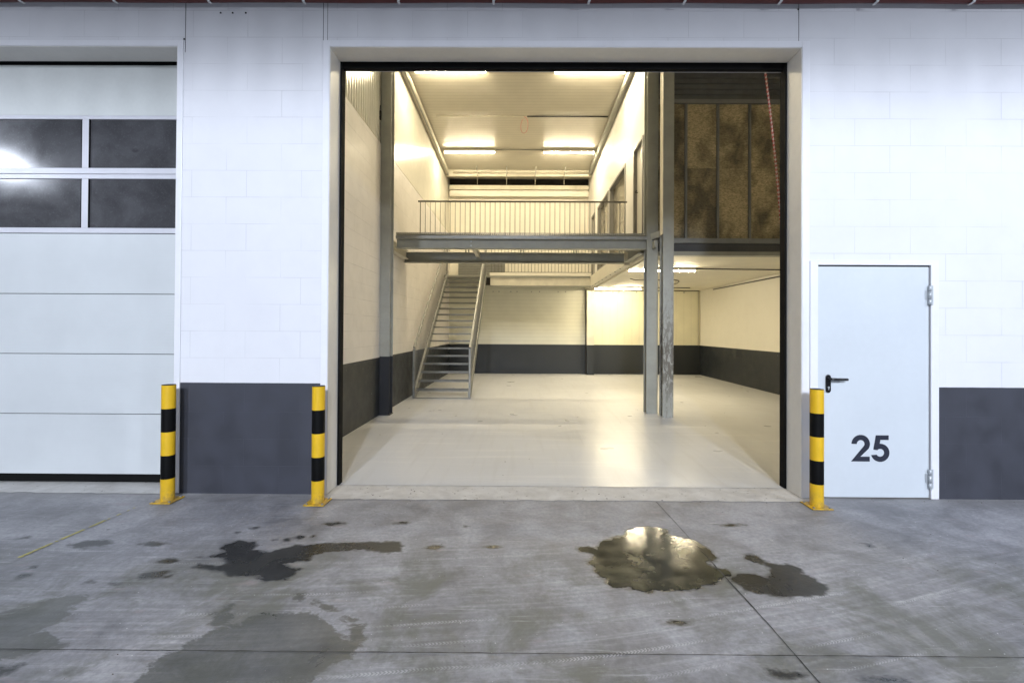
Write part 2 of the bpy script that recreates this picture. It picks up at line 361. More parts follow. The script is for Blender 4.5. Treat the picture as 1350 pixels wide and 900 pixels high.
# ---------------------------------------------------------------- mesh helpers
class MB:
    def __init__(s): s.v = []; s.f = []; s.mi = []; s.sm = []; s.mats = []
    def _m(s, mat):
        if mat not in s.mats: s.mats.append(mat)
        return s.mats.index(mat)
    def face(s, pts, mat=None, smooth=False):
        i = len(s.v); s.v += [tuple(p) for p in pts]; s.f.append(tuple(range(i, i+len(pts))))
        s.mi.append(s._m(mat)); s.sm.append(smooth)
    def box(s, x0, x1, y0, y1, z0, z1, mat=None):
        i = len(s.v)
        s.v += [(x0,y0,z0),(x1,y0,z0),(x1,y1,z0),(x0,y1,z0),(x0,y0,z1),(x1,y0,z1),(x1,y1,z1),(x0,y1,z1)]
        for q in ((0,3,2,1),(4,5,6,7),(0,1,5,4),(1,2,6,5),(2,3,7,6),(3,0,4,7)):
            s.f.append(tuple(i+k for k in q)); s.mi.append(s._m(mat)); s.sm.append(False)
        return s
    def bar(s, a, b, w, h, mat=None, up=(0,0,1)):
        """rectangular bar from a to b, w across, h along `up`"""
        a = Vector(a); b = Vector(b); d = (b-a).normalized(); u = Vector(up)
        sx = d.cross(u).normalized(); uz = sx.cross(d).normalized(); i = len(s.v)
        for p in (a, b):
            for (p1, p2) in ((-1,-1),(1,-1),(1,1),(-1,1)): s.v.append(tuple(p + sx*p1*w/2 + uz*p2*h/2))
        for q in ((0,1,2,3),(7,6,5,4),(0,4,5,1),(1,5,6,2),(2,6,7,3),(3,7,4,0)):
            s.f.append(tuple(i+k for k in q)); s.mi.append(s._m(mat)); s.sm.append(False)
        return s
    def tube(s, pts, r, n=10, mat=None, caps=True):
        pts = [Vector(p) for p in pts]; rings = []
        prev = None
        for k, p in enumerate(pts):
            d = (pts[min(k+1, len(pts)-1)] - pts[max(k-1, 0)]).normalized()
            if prev is None:
                a = d.cross(Vector((0,0,1)) if abs(d.z) < 0.95 else Vector((0,1,0))).normalized()
            else: a = (prev - d*prev.dot(d)).normalized()
            prev = a; b = d.cross(a); ring = []
            for j in range(n):
                t = 2*math.pi*j/n; ring.append(len(s.v)); s.v.append(tuple(p + (a*math.cos(t)+b*math.sin(t))*r))
            rings.append(ring)
        for k in range(len(rings)-1):
            for j in range(n):
                s.f.append((rings[k][j], rings[k][(j+1)%n], rings[k+1][(j+1)%n], rings[k+1][j])); s.mi.append(s._m(mat)); s.sm.append(True)
        if caps:
            s.f.append(tuple(reversed(rings[0]))); s.mi.append(s._m(mat)); s.sm.append(False)
            s.f.append(tuple(rings[-1])); s.mi.append(s._m(mat)); s.sm.append(False)
        return s
    def profile(s, pts, y0, y1, axis, mat=None):
        """extrude closed 2-D outline; axis 'y': pts=(x,z), 'x': pts=(y,z), 'z': pts=(x,y)"""
        def P(p, t): return (p[0], t, p[1]) if axis == 'y' else ((t, p[0], p[1]) if axis == 'x' else (p[0], p[1], t))
        i = len(s.v); n = len(pts)
        s.v += [P(p, y0) for p in pts] + [P(p, y1) for p in pts]
        for k in range(n):
            s.f.append((i+k, i+(k+1)%n, i+n+(k+1)%n, i+n+k)); s.mi.append(s._m(mat)); s.sm.append(False)
        s.f.append(tuple(i+k for k in reversed(range(n)))); s.mi.append(s._m(mat)); s.sm.append(False)
        s.f.append(tuple(i+n+k for k in range(n))); s.mi.append(s._m(mat)); s.sm.append(False)
        return s
    def build(s, name, mat=None, parent=None, bevel=0.0, base=None):
        off = Vector((0,0,0))
        if parent is not None:
            p = parent
            while p is not None: off += p.location; p = p.parent
        elif base is not None: off = Vector(base)
        me = bpy.data.meshes.new(name)
        me.from_pydata([tuple(Vector(v)-off) for v in s.v], [], s.f)
        for mt in s.mats: me.materials.append(M[mt] if mt else M[mat])
        for p, mi, sm in zip(me.polygons, s.mi, s.sm): p.material_index = mi; p.use_smooth = sm
        bm = bmesh.new(); bm.from_mesh(me); bmesh.ops.recalc_face_normals(bm, faces=bm.faces); bm.to_mesh(me); bm.free()
        me.update()
        o = bpy.data.objects.new(name, me); C.objects.link(o)
        if parent is not None: o.parent = parent
        elif base is not None: o.location = off
        if bevel:
            b = o.modifiers.new('bevel', 'BEVEL'); b.width = bevel; b.segments = 2; b.limit_method = 'ANGLE'
        return o
def box(*a): return MB().box(*a)
def tag(o, label=None, cat=None, group=None, kind=None):
    if label: o['label'] = label
    if cat: o['category'] = cat
    if group: o['group'] = group
    if kind: o['kind'] = kind
    return o
def thing(name, label, cat, loc=(0,0,0), group=None):
    o = bpy.data.objects.new(name, None); C.objects.link(o); o.location = loc; o.empty_display_size = 0.1
    return tag(o, label, cat, group)
def struct(o): o['kind'] = 'structure'; return o
def copy_tree(o, parent=None):
    c = o.copy(); C.objects.link(c); c.parent = parent
    for ch in list(o.children): copy_tree(ch, c)
    return c

# ================================================================ ground and yard surfaces
def ragged(a, b, n, amp, rnd):
    return [(a[0]+(b[0]-a[0])*i/n + rnd.uniform(-amp, amp)*.3, a[1]+(b[1]-a[1])*i/n + rnd.uniform(-amp, amp)) for i in range(n+1)]
rnd = random.Random(3)
t = MB()
fr = ragged((2.60,-0.10), (-1.79,-0.12), 70, 0.010, rnd)
t.face([(-1.74,0.30,.004),(2.52,0.30,.004)] + [(x,y,.004) for x,y in fr])
struct(t.build('threshold', 'threshold'))
t = MB(); fr = ragged((-3.14,-0.02), (-7.4,-0.02), 70, 0.012, rnd)
t.face([(-7.4,0.30,.004),(-3.14,0.30,.004)] + [(x,y,.004) for x,y in fr])
struct(t.build('threshold', 'threshold'))
f = MB(); f.face([(-2.44,0.235,.008),(6.05,0.235,.008),(6.05,11.3,.008),(-2.44,11.3,.008)])
struct(f.build('hall_floor', 'floor'))

# saw-cut joints of the yard slab
j = MB()
def crack(p0, p1, w, n, amp):
    L = [(p0[0]+(p1[0]-p0[0])*i/n, p0[1]+(p1[1]-p0[1])*i/n) for i in range(n+1)]
    dx, dy = p1[0]-p0[0], p1[1]-p0[1]; l = math.hypot(dx, dy); nx, ny = -dy/l, dx/l
    off = [rnd.uniform(-amp, amp) for _ in L]; ww = [w*rnd.uniform(.45, 1.15) for _ in L]
    for i in range(n):
        a, b = L[i], L[i+1]
        j.face([(a[0]+nx*(off[i]-ww[i]/2), a[1]+ny*(off[i]-ww[i]/2), .003), (b[0]+nx*(off[i+1]-ww[i+1]/2), b[1]+ny*(off[i+1]-ww[i+1]/2), .003),
                (b[0]+nx*(off[i+1]+ww[i+1]/2), b[1]+ny*(off[i+1]+ww[i+1]/2), .003), (a[0]+nx*(off[i]+ww[i]/2), a[1]+ny*(off[i]+ww[i]/2), .003)])
crack((1.188,-0.12), (1.235,-1.05), .005, 30, .0010); crack((1.235,-1.05), (1.27,-1.75), .009, 30, .0016); crack((1.27,-1.75), (1.33,-4.5), .006, 60, .001)
crack((-6.0,-2.01), (6.0,-1.985), .005, 260, .0014)
struct(j.build('slab_joint', 'joint'))
yl = MB()
for k in range(46):
    y0 = -1.17 + k*0.018
    if rnd.random() < 0.12 or (k > 32 and rnd.random() < .5): continue
    xc = -3.244 + 0.048*(y0+1.17)/.78
    wl = .012*rnd.uniform(.7, 1.1) * (1 if k < 32 else .6)
    yl.face([(xc-wl,y0,.004),(xc+wl,y0,.004),(xc+wl+.001,y0+.0178,.004),(xc-wl+.001,y0+.0178,.004)])
struct(yl.build('painted_line', 'yline'))

def fractal(poly, levels, amp, rnd):
    P = [Vector((x, y)) for x, y in poly]
    for _ in range(levels):
        Q = []
        for i in range(len(P)):
            a, b = P[i], P[(i+1) % len(P)]; d = b-a; n = Vector((-d.y, d.x))
            Q += [a, (a+b)/2 + n*rnd.uniform(-amp, amp)]
        P = Q
    return P
PATCH = {
'tail_patch': [(-2.067,-1.254),(-2.041,-1.217),(-1.976,-1.234),(-1.911,-1.252),(-1.867,-1.223),(-1.945,-1.158),(-2.025,-1.149),(-2.115,-1.141),(-2.007,-1.109),(-1.989,-1.067),(-2.030,-1.037),(-2.044,-0.961),(-1.985,-0.903),(-1.844,-0.923),(-1.801,-0.989),(-1.796,-1.032),(-1.672,-1.062),(-1.604,-0.997),(-1.548,-0.952),(-1.496,-0.962),(-1.353,-0.926),(-1.199,-0.912),(-0.991,-0.897),(-0.839,-0.905),(-0.792,-0.961),(-0.796,-1.047),(-0.876,-1.069),(-0.994,-1.050),(-1.066,-1.020),(-1.171,-1.053),(-1.293,-1.066),(-1.351,-1.108),(-1.354,-1.177),(-1.422,-1.197),(-1.499,-1.217),(-1.353,-1.279),(-1.371,-1.366),(-1.386,-1.400),(-1.506,-1.426),(-1.589,-1.370),(-1.725,-1.372),(-1.821,-1.331),(-1.927,-1.297),(-2.024,-1.281)],
'puddle': [(0.400,-0.981),(0.472,-0.960),(0.527,-1.001),(0.578,-0.885),(0.672,-0.814),(0.761,-0.776),(0.816,-0.682),(0.911,-0.642),(1.032,-0.635),(1.099,-0.665),(1.097,-0.726),(1.063,-0.778),(1.146,-0.798),(1.250,-0.866),(1.287,-0.972),(1.293,-1.100),(1.198,-1.154),(1.235,-1.236),(1.291,-1.235),(1.297,-1.301),(1.204,-1.340),(1.156,-1.390),(1.066,-1.415),(0.967,-1.468),(0.798,-1.470),(0.728,-1.489),(0.637,-1.441),(0.544,-1.447),(0.520,-1.400),(0.538,-1.375),(0.498,-1.339),(0.467,-1.275),(0.478,-1.208),(0.443,-1.161),(0.500,-1.123),(0.482,-1.048),(0.418,-1.018)],
'right_patch': [(1.489,-1.046),(1.554,-1.020),(1.594,-1.059),(1.604,-1.124),(1.657,-1.160),(1.726,-1.165),(1.773,-1.206),(1.787,-1.240),(1.759,-1.286),(1.803,-1.335),(1.800,-1.450),(1.729,-1.518),(1.636,-1.515),(1.520,-1.538),(1.441,-1.522),(1.338,-1.502),(1.303,-1.469),(1.286,-1.423),(1.263,-1.388),(1.235,-1.376),(1.291,-1.314),(1.371,-1.274),(1.449,-1.285),(1.498,-1.323),(1.532,-1.297),(1.566,-1.209),(1.562,-1.176),(1.500,-1.157),(1.482,-1.106)],
'green': [(-1.578,-2.239),(-1.630,-2.192),(-1.631,-2.149),(-1.636,-2.083),(-1.628,-2.012),(-1.592,-1.974),(-1.528,-1.915),(-1.515,-1.853),(-1.588,-1.767),(-1.597,-1.732),(-1.577,-1.696),(-1.619,-1.609),(-1.549,-1.621),(-1.473,-1.718),(-1.473,-1.765),(-1.502,-1.810),(-1.432,-1.831),(-1.409,-1.775),(-1.356,-1.717),(-1.259,-1.703),(-1.141,-1.702),(-1.042,-1.724),(-0.969,-1.758),(-0.905,-1.845),(-0.826,-1.905),(-0.828,-1.843),(-0.904,-1.757),(-1.059,-1.651),(-1.241,-1.590),(-1.245,-1.550),(-1.075,-1.614),(-0.934,-1.698),(-0.839,-1.756),(-0.766,-1.843),(-0.744,-1.924),(-0.757,-1.982),(-0.776,-2.036),(-0.831,-2.089),(-0.892,-2.170),(-0.911,-2.231)],
'left': [(-2.890,-1.786),(-2.714,-1.737),(-2.653,-1.712),(-2.589,-1.674),(-2.593,-1.598),(-2.527,-1.570),(-2.387,-1.568),(-2.342,-1.607),(-2.392,-1.659),(-2.374,-1.708),(-2.342,-1.755),(-2.345,-1.822),(-2.346,-1.876),(-2.219,-1.945),(-2.133,-1.963),(-2.170,-1.992),(-2.273,-2.030),(-2.325,-2.075),(-2.442,-2.143)],
'left2': [(-2.339,-2.106),(-2.285,-2.098),(-2.215,-2.094),(-2.193,-2.107),(-2.185,-2.132),(-2.207,-2.156),(-2.256,-2.176)],
}
def patch(name, key, mat, z, amp=.16, extra=None):
    P = fractal(PATCH[key], 4, amp, random.Random(len(key)))
    bm = bmesh.new(); vs = [bm.verts.new((p.x, p.y, z)) for p in P]
    es = [bm.edges.new((vs[i], vs[(i+1) % len(vs)])) for i in range(len(vs))]
    bmesh.ops.triangle_fill(bm, edges=es, use_beauty=True)
    bmesh.ops.recalc_face_normals(bm, faces=bm.faces)
    for fc in bm.faces:
        if fc.normal.z < 0: fc.normal_flip()
    me = bpy.data.meshes.new(name); bm.to_mesh(me); bm.free(); me.materials.append(M[mat])
    o = bpy.data.objects.new(name, me); C.objects.link(o); return struct(o)
SP = [(-2.953, -0.966, 0.141, 0.055), (-2.988, -1.01, 0.072, 0.032), (-2.538, -0.969, 0.094, 0.038), (-2.259, -1.192, 0.063, 0.038), (-2.211, -1.354, 0.087, 0.051), (-2.116, -1.37, 0.027, 0.025), (-2.519, -1.434, 0.031, 0.024), (-2.369, -1.456, 0.029, 0.024), (-2.984, -1.384, 0.036, 0.029), (-3.516, -0.895, 0.043, 0.023), (-1.651, -0.885, 0.032, 0.029), (-1.583, -0.849, 0.043, 0.03), (-1.496, -0.823, 0.022, 0.024), (-1.741, -0.898, 0.021, 0.017), (-0.584, -0.979, 0.073, 0.035), (-0.184, -0.972, 0.063, 0.029), (-0.416, -0.651, 0.023, 0.02), (1.633, -0.585, 0.106, 0.028), (1.178, -2.106, 0.08, 0.027), (2.437, -0.87, 0.038, 0.018), (2.435, -0.915, 0.032, 0.023), (-2.061, -0.772, 0.028, 0.019), (-1.988, -0.707, 0.028, 0.019), (-3.027, -1.279, 0.028, 0.018), (0.799, -1.761, 0.078, 0.018), (1.567, -2.136, 0.099, 0.022), (-1.428, -0.616, 0.082, 0.034), (-0.91, -0.592, 0.059, 0.028)]
import numpy as np
def sdist(P, poly):
    V = np.array(poly); n = len(V); dmin = np.full(len(P), 1e9); ins = np.zeros(len(P), bool)
    for i in range(n):
        a, b = V[i], V[(i+1) % n]; e = b-a; w_ = P-a
        t_ = np.clip((w_@e)/(e@e+1e-12), 0, 1); dmin = np.minimum(dmin, np.hypot(*(w_ - t_[:,None]*e).T))
        c = ((a[1] <= P[:,1]) != (b[1] <= P[:,1]))
        with np.errstate(divide='ignore', invalid='ignore'):
            xi = a[0] + (P[:,1]-a[1])*(b[0]-a[0])/(b[1]-a[1] if b[1] != a[1] else 1e-9)
        ins ^= c & (P[:,0] < xi)
    return np.where(ins, dmin, -dmin)
gx = [-400, -150, -40, -12, -6] + list(np.arange(-3.7, 3.701, .014)) + [6, 12, 40, 150, 400]
gy = [-400, -150, -40, -12, -5] + list(np.arange(-2.75, -.30, .012)) + [-.1, .26, 3, 12, 40, 150, 400]
GX, GY = np.meshgrid(gx, gy, indexing='ij'); PT = np.stack([GX.ravel(), GY.ravel()], 1)
inn = (np.abs(PT[:,0]) < 3.75) & (PT[:,1] > -2.8) & (PT[:,1] < -.2)
Pi = PT[inn]; damp = np.full(len(PT), -.5); alg = np.full(len(PT), -.5)
d = np.maximum.reduce([sdist(Pi, PATCH[k]) for k in ('tail_patch', 'right_patch', 'left2')] + [sdist(Pi, PATCH['puddle'])+.018])
for (x, y, a, b) in SP:
    q = np.hypot((Pi[:,0]-x)/a, (Pi[:,1]-y)/b); d = np.maximum(d, (1-q)*min(a, b))
damp[inn] = np.clip(d, -.5, .5)
alg[inn] = np.clip(np.maximum(sdist(Pi, PATCH['green']), sdist(Pi, PATCH['left'])), -.5, .5)
me = bpy.data.meshes.new('ground'); ny = len(gy)
me.from_pydata([(float(x), float(y), 0.0) for x, y in PT], [], [(i*ny+k, (i+1)*ny+k, (i+1)*ny+k+1, i*ny+k+1) for i in range(len(gx)-1) for k in range(ny-1)])
for nm, arr in (('damp', damp), ('algae', alg)):
    at = me.attributes.new(nm, 'FLOAT', 'POINT'); at.data.foreach_set('value', arr.astype(np.float32))
me.materials.append(M['ground']); go = bpy.data.objects.new('ground', me); C.objects.link(go); struct(go)
patch('puddle', 'puddle', 'water', .0018, .22)

# ================================================================ street front wall
t = thing('front_wall', 'long white painted block wall with dark grey base band round the doors', 'wall')
wb = MB()
T = 0.20
wb.box(-12, 12, 0, T, 4.051, 7.3)                       # over all openings
wb.box(-12, -7.5, 0, T, 0, 4.051)
wb.box(-3.136, -1.748, 0, T, 0, 4.051)                  # pier
wb.box(2.523, 2.640, 0, T, 0, 4.051)
wb.box(2.640, 3.690, 0, T, 2.105, 4.051)
wb.box(3.690, 12, 0, T, 0, 4.051)
wb.build('masonry', 'facade', t)
s = MB()
for x in (-3.070, -1.812): s.box(x-.002, x+.002, -.0015, .002, 4.11 if x > -3 else 4.0, 4.56)
s.box(2.493, 2.497, -.0015, .002, 4.11, 4.56); s.box(-1.775, -1.772, -.0015, .002, 4.11, 4.56)
s.build('expansion_joint', 'joint', t)
nails = MB()
for (x, z) in ((-3.08, 4.12), (2.49, 4.40), (-2.75, 4.36), (-2.64, 4.36), (-2.52, 4.36)): nails.box(x-.006, x+.006, -.006, .001, z-.006, z+.006)
nails.build('fixing_hole', 'black', t)

# lining and flashing of the open doorway
t = thing('doorway_frame', 'white metal flashing and beige lining round the wide open doorway', 'door frame')
s = MB()
s.box(-1.808, -1.7485, -.012, .0, 0.004, 4.108); s.box(2.5235, 2.590, -.012, .0, 0.004, 4.108); s.box(-1.7485, 2.5235, -.012, .0, 4.0515, 4.108)
s.build('flashing', 'trim', t, bevel=.003)
s = MB()
s.box(-1.7475, -1.742, -.006, .215, .006, 4.045); s.box(2.517, 2.5225, -.006, .215, .006, 4.045); s.box(-1.742, 2.517, -.006, .215, 4.045, 4.0505)
s.build('lining', 'reveal', t)
s = MB(); s.box(-1.742, -1.724, .216, .30, .010, 4.045); s.box(2.499, 2.517, .216, .30, .010, 4.045)
s.build('rubber_seal', 'rubber', t)
# raised overhead door leaf, guides
t = thing('raised_overhead_door', 'overhead door slid up out of sight, only its black bottom seal showing across the doorway', 'garage door')
s = MB(); s.box(-1.80, 2.58, .232, .280, 3.990, 4.085); s.build('bottom_seal', 'rubber', t, bevel=.004)
s = MB(); s.box(-1.80, 2.58, .236, .276, 4.086, 7.0); s.build('door_leaf', 'panel_smooth', t)
s = MB(); s.box(-1.79, 2.57, .281, .287, 3.990, 4.000); s.build('bottom_rail', 'alu', t)
s = MB(); s.box(-1.86, -1.765, .305, .36, .01, 6.9); s.build('guide_track', 'galv', t)
s = MB(); s.box(2.56, 2.65, .305, .36, .01, 6.9); s.build('guide_track', 'galv', t)

# left sectional door
t = thing('sectional_garage_door', 'closed white sectional garage door with two rows of dark window panes', 'garage door', (-5.3, .25, 0))
X0, X1 = -7.45, -3.12
zs = [.085, .663, 1.239, 1.816, 2.398]
for a, b in zip(zs[:-1], zs[1:]):
    box(X0, X1, .25, .29, a+.003, b-.003).build('panel', 'panel', t, bevel=.003)
box(X0, X1, .25, .29, 3.540, 4.026).build('panel', 'panel_smooth', t, bevel=.003)
box(X0, X1, .262, .288, .085, 4.02).build('panel_joint', 'joint', t)
mull = [-4.211 - 1.02*k for k in range(4)]
for (za, zb, pa, pb) in ((2.401, 2.969, 2.452, 2.925), (2.973, 3.537, 3.030, 3.500)):
    s = MB()
    s.box(X0, X1, .244, .2615, za, pa); s.box(X0, X1, .244, .2615, pb, zb)
    ed = [X0-.03] + sorted(mull) + [X1-.02]
    for mx in ed: s.box(mx-.036, mx+.036, .244, .2615, pa, pb)
    fr_ = s.build('window_frame', 'alu', t, bevel=.003)
    g1 = MB()
    for mx in ed:
        for sx in (-.036, .036):
            g1.box(mx+sx-.004, mx+sx+.004, .2435, .256, pa, pb)
    g1.build('gasket', 'rubber', fr_)
    for a, b in zip(ed[:-1], ed[1:]):
        box(a+.040, b-.040, .2555, .2600, pa+.002, pb-.002).build('window_pane', 'pane', t)
box(X0, X1, .252, .288, .012, .084).build('bottom_seal', 'rubber', t, bevel=.006)
t2 = thing('garage_door_frame', 'white flashing edging the closed garage door at the left', 'door frame')
s = MB(); s.box(-3.1355, -3.083, -.012, 0, .004, 4.104); s.box(-7.5, -3.1355, -.012, 0, 4.0515, 4.104); s.build('flashing', 'trim', t2, bevel=.003)
s = MB(); s.box(-3.142, -3.1365, -.004, .22, .006, 4.045); s.box(-7.5, -3.142, -.004, .22, 4.045, 4.0505); s.build('lining', 'reveal', t2)
box(-7.5, -3.14, .256, .30, 4.027, 4.12).build('top_seal', 'rubber', t2)

# personnel door 25
t = thing('steel_door', 'closed pale grey steel door marked 25 beside the yellow and black bollard', 'door', (3.16, 0, 0))
s = MB(); s.box(2.594, 2.664, -.016, .05, 0.003, 2.125); s.box(3.672, 3.742, -.016, .05, 0.003, 2.125); s.box(2.664, 3.672, -.016, .05, 2.092, 2.125)
s.box(2.582, 3.752, -.010, -.001, 2.126, 2.138)
s.build('door_frame', 'trim', t, bevel=.003)
box(2.664, 3.672, .004, .05, 2.072, 2.0915).build('head_gap', 'joint', t)
box(2.669, 3.660, -.004, .045, .012, 2.078).build('door_leaf', 'leaf', t, bevel=.003)
box(3.6605, 3.6715, .010, .045, .012, 2.078).build('edge_gap', 'joint', t)
ha = MB()
def pill(mb, cx, z0, z1, r, y0, y1, n=10):
    pts = [(cx + r*math.cos(math.pi*k/n), z1-r + r*math.sin(math.pi*k/n)) for k in range(n+1)] + [(cx + r*math.cos(math.pi+math.pi*k/n), z0+r + r*math.sin(math.pi+math.pi*k/n)) for k in range(n+1)]
    mb.profile(pts, y0, y1, 'y')
pill(ha, 2.757, .946, 1.108, .022, -.016, -.0045)
hp = ha.build('handle_plate', 'handle', t, bevel=.002)
lv = MB(); lv.tube([(2.757,-.016,1.073),(2.757,-.046,1.073),(2.764,-.054,1.072),(2.80,-.056,1.071),(2.87,-.055,1.070),(2.902,-.052,1.069)], .0115, 12)
lv.build('lever', 'handle', hp)
kc = MB(); kc.tube([(2.757,-.0165,.995),(2.757,-.021,.995)], .009, 12); kc.box(2.7535, 2.7605, -.0195, -.0165, .972, .992); kc.build('lock_cylinder', 'hinge', hp)
for (z0, z1) in ((1.735, 1.910), (.096, .270)):
    hh = MB(); xh = 3.655
    hh.tube([(xh,-.022,z0+.002),(xh,-.022,z0+.055)], .012, 12); hh.tube([(xh,-.022,z0+.058),(xh,-.022,z1-.052)], .0125, 12); hh.tube([(xh,-.022,z1-.049),(xh,-.022,z1)], .012, 12)
    hh.box(xh-.030, xh-.004, -.010, -.0045, z0+.05, z1-.045); hh.box(xh+.005, xh+.030, -.0215, -.0165, z0, z1)
    hh.build('hinge', 'hinge', t)
# number 25 as cut vinyl digits
def zp(px, py):   # sketch units of the digits -> door leaf metres
    return (2.969 + (px-470)*.000914, .569 - (py-97)*.000897)
def arc(cx, cy, r, a0, a1, n=18):
    return [(cx + r*math.cos(R(a0+(a1-a0)*k/n)), cy - r*math.sin(R(a0+(a1-a0)*k/n))) for k in range(n+1)]
two = arc(560, 185, 90, 180, -33) + [(556,312),(648,312),(648,360),(466,360)] + list(reversed(arc(560, 185, 38, 182, -40)))
five = [(708,98),(833,98),(833,144),(752,144),(745,183)] + arc(750, 271, 89, 92, -165) + list(reversed(arc(750, 271, 44, 110, -155)))[0:] + [(728,247),(684,240)]
# outline of the 5: bar, bowl outside, bowl inside, stem
five = [(708,98),(833,98),(833,144),(752,144),(745,183)] + arc(750, 272, 91, 88, -165) + arc(750, 272, 39, -150, 116) + [(722,247),(684,240)]
for dg, nm in ((two, 'numeral'), (five, 'numeral')):
    mb = MB(); mb.profile([zp(*p) for p in dg], -.0062, -.0045, 'y'); mb.build(nm, 'number', t)

# ================================================================ bollards
def bollard(x, y, label):
    t = thing('bollard', label, 'bollard', (x, y, 0), 'striped bollards in front of the wall')
    r = .0525
    rings = [.012, .2, .4, .6, .8, 1.0]
    post = MB()
    for k in range(5): post.tube([(x,y,rings[k]),(x,y,rings[k+1])], r, 32, 'yellow' if k % 2 == 0 else 'bblack', caps=False)
    post.build('post', 'yellow', t)
    c = MB(); c.tube([(x,y,1.0),(x,y,1.004)], r-.002, 32); c.build('cap', 'bblack', t)
    b = MB(); b.box(x-.0875, x+.0875, y-.0875, y+.0875, .0045, .0125); b.build('base_plate', 'yellow', t, bevel=.002)
    for sx in (-1, 1):
        for sy in (-1, 1):
            m_ = MB(); m_.tube([(x+sx*.066,y+sy*.066,.012),(x+sx*.066,y+sy*.066,.021)], .010, 6); m_.build('bolt', 'galv', t)
    return t
bollard(-3.045, -.185, 'yellow and black bollard at the right corner of the closed garage door')
bollard(-1.735, -.205, 'yellow and black bollard at the left edge of the wide open doorway')
bollard(2.533, -.200, 'yellow and black bollard in front of the steel door marked 25')

# ================================================================ hall shell
t = thing('side_wall', 'left inner wall of white painted blocks with dark base band, behind the stair', 'wall')
box(-2.64, -2.44, .30, 11.5, 0, 4.70).build('masonry', 'wall_side', t)
p = MB(); prof = []
y = .30
while y < 3.66:
    prof += [(-2.448, y), (-2.448, y+.05), (-2.468, y+.062), (-2.468, y+.088)]; y += .1
prof = prof + [(-2.60, y), (-2.60, .30)]
p.profile(prof, 4.70, 7.2, 'z'); p.build('ribbed_cladding', 'clad', t)
box(-2.62, -2.458, y, 11.5, 4.70, 7.2).build('smooth_panel', 'clad_flat', t)
box(-2.462, -2.436, .30, 11.3, 4.694, 4.702).build('cover_strip', 'steel_lite', t)
t = thing('right_wall', 'plain inner wall on the right with dark base band, beyond the columns', 'wall')
box(6.05, 6.25, .30, 11.5, 0, 7.2).build('masonry', 'wall_right', t)
t = thing('back_wall', 'back wall of pale panels with a dark base band, behind the stair and columns', 'wall')
M['band'] = simple('dark_band_paint', (0.016, 0.020, 0.024), 0.6, var=0.12, scale=4)
box(-2.60, 6.25, 11.3, 11.5, 0, 1.0).build('base_band', 'band', t)
box(-2.60, 2.19, 11.303, 11.5, 1.0, 3.3).build('lined_panel', 'back_h', t)
box(2.19, 6.25, 11.302, 11.5, 1.0, 3.3).build('upright_panel', 'back_v', t)
box(-2.60, 6.25, 11.30, 11.5, 3.3, 7.2).build('upper_panel', 'back_up', t)
box(-2.44, 6.05, 11.288, 11.30, .10, .112).build('skirting_line', 'joint', t)
bb = MB()
for x in (-.95,-.75,-.35,-.14,.35,.62,1.25,1.5,2.7,3.1,3.3,3.9,4.6,5.0,5.5):
    bb.box(x-.018, x+.018, 11.27, 11.30, 2.76, 2.80)
bb.build('panel_fixing', 'steel', t)
c = MB()
c.face([(-2.62,.2,7.01),(6.25,.2,7.01),(6.25,11.5,6.552),(-2.62,11.5,6.552)]); c.face([(-2.62,.2,7.2),(-2.62,11.5,7.2),(6.25,11.5,7.2),(6.25,.2,7.2)])
ceil = struct(c.build('ceiling', 'ceil'))
# seams of the roof deck and eaves beams
def zc(y): return 7.01 - (y-.2)*.0405
for (xa, xb) in ((-2.44, -2.33), (2.13, 2.245)):
    t = thing('eaves_beam', 'slim beige beam under the ceiling along the ' + ('left' if xa < 0 else 'office') + ' wall', 'beam', group='beams under the ceiling edges')
    s = MB(); s.bar(((xa+xb)/2, .4, zc(.4)-.10), ((xa+xb)/2, 10.5, zc(10.5)-.10), xb-xa, .09); s.build('beam', 'steel_lite' if xa < 0 else 'steel', t)
    s = MB(); s.bar(((xa+xb)/2+(.03 if xa<0 else -.03), .4, zc(.4)-.165), ((xa+xb)/2+(.03 if xa<0 else -.03), 10.5, zc(10.5)-.165), .03, .03); s.build('pipe', 'steel', t)
t = thing('end_beam', 'cream roof beam across the far end of the ceiling above the back wall', 'beam')
s = MB(); s.box(-2.43, 2.24, 10.42, 10.52, 6.40, 6.62); s.build('beam', 'steel_lite', t, bevel=.004)
s = MB(); s.tube([(-2.2,10.38,6.50),(2.2,10.38,6.50)], .022, 10); s.build('pipe', 'conduit_w', t)
box(-2.43, 2.24, 11.20, 11.298, 6.30, 6.60).build('gap_shade', 'darkgap', back := thing('painted_head_gap', 'black strip painting the shaded gap between the far end beam and back wall', 'gap'))  # black box paints in the shade of the gap
t = thing('box_trim', 'cream box trim along the top of the back wall above the far railing', 'trim')
box(-2.42, 2.24, 11.02, 11.298, 6.16, 6.30).build('trim_box', 'steel_lite', t, bevel=.004)
box(-2.42, 2.24, 11.10, 11.298, 5.96, 6.155).build('trim_underside', 'back_up', t)

# hanging rods
for k, x in enumerate((-1.42, -.48, .44, 1.37)):
    t = thing('hanging_rod', 'thin threaded rod under the far ceiling, ' + ('first','second','third','last')[k] + ' of four from the left', 'rod', (x, 10.2, 6.2), 'rods hanging from the far ceiling')
    s = MB(); s.tube([(x,10.1,zc(10.1)),(x+.02*(1-k),10.18,6.30)], .014, 6); s.build('rod', 'steel', t)
    s = MB(); s.tube([(x+.02*(1-k),10.18,6.31),(x+.02*(1-k),10.18,6.05)], .006, 6); s.build('wire', 'conduit_w', t)

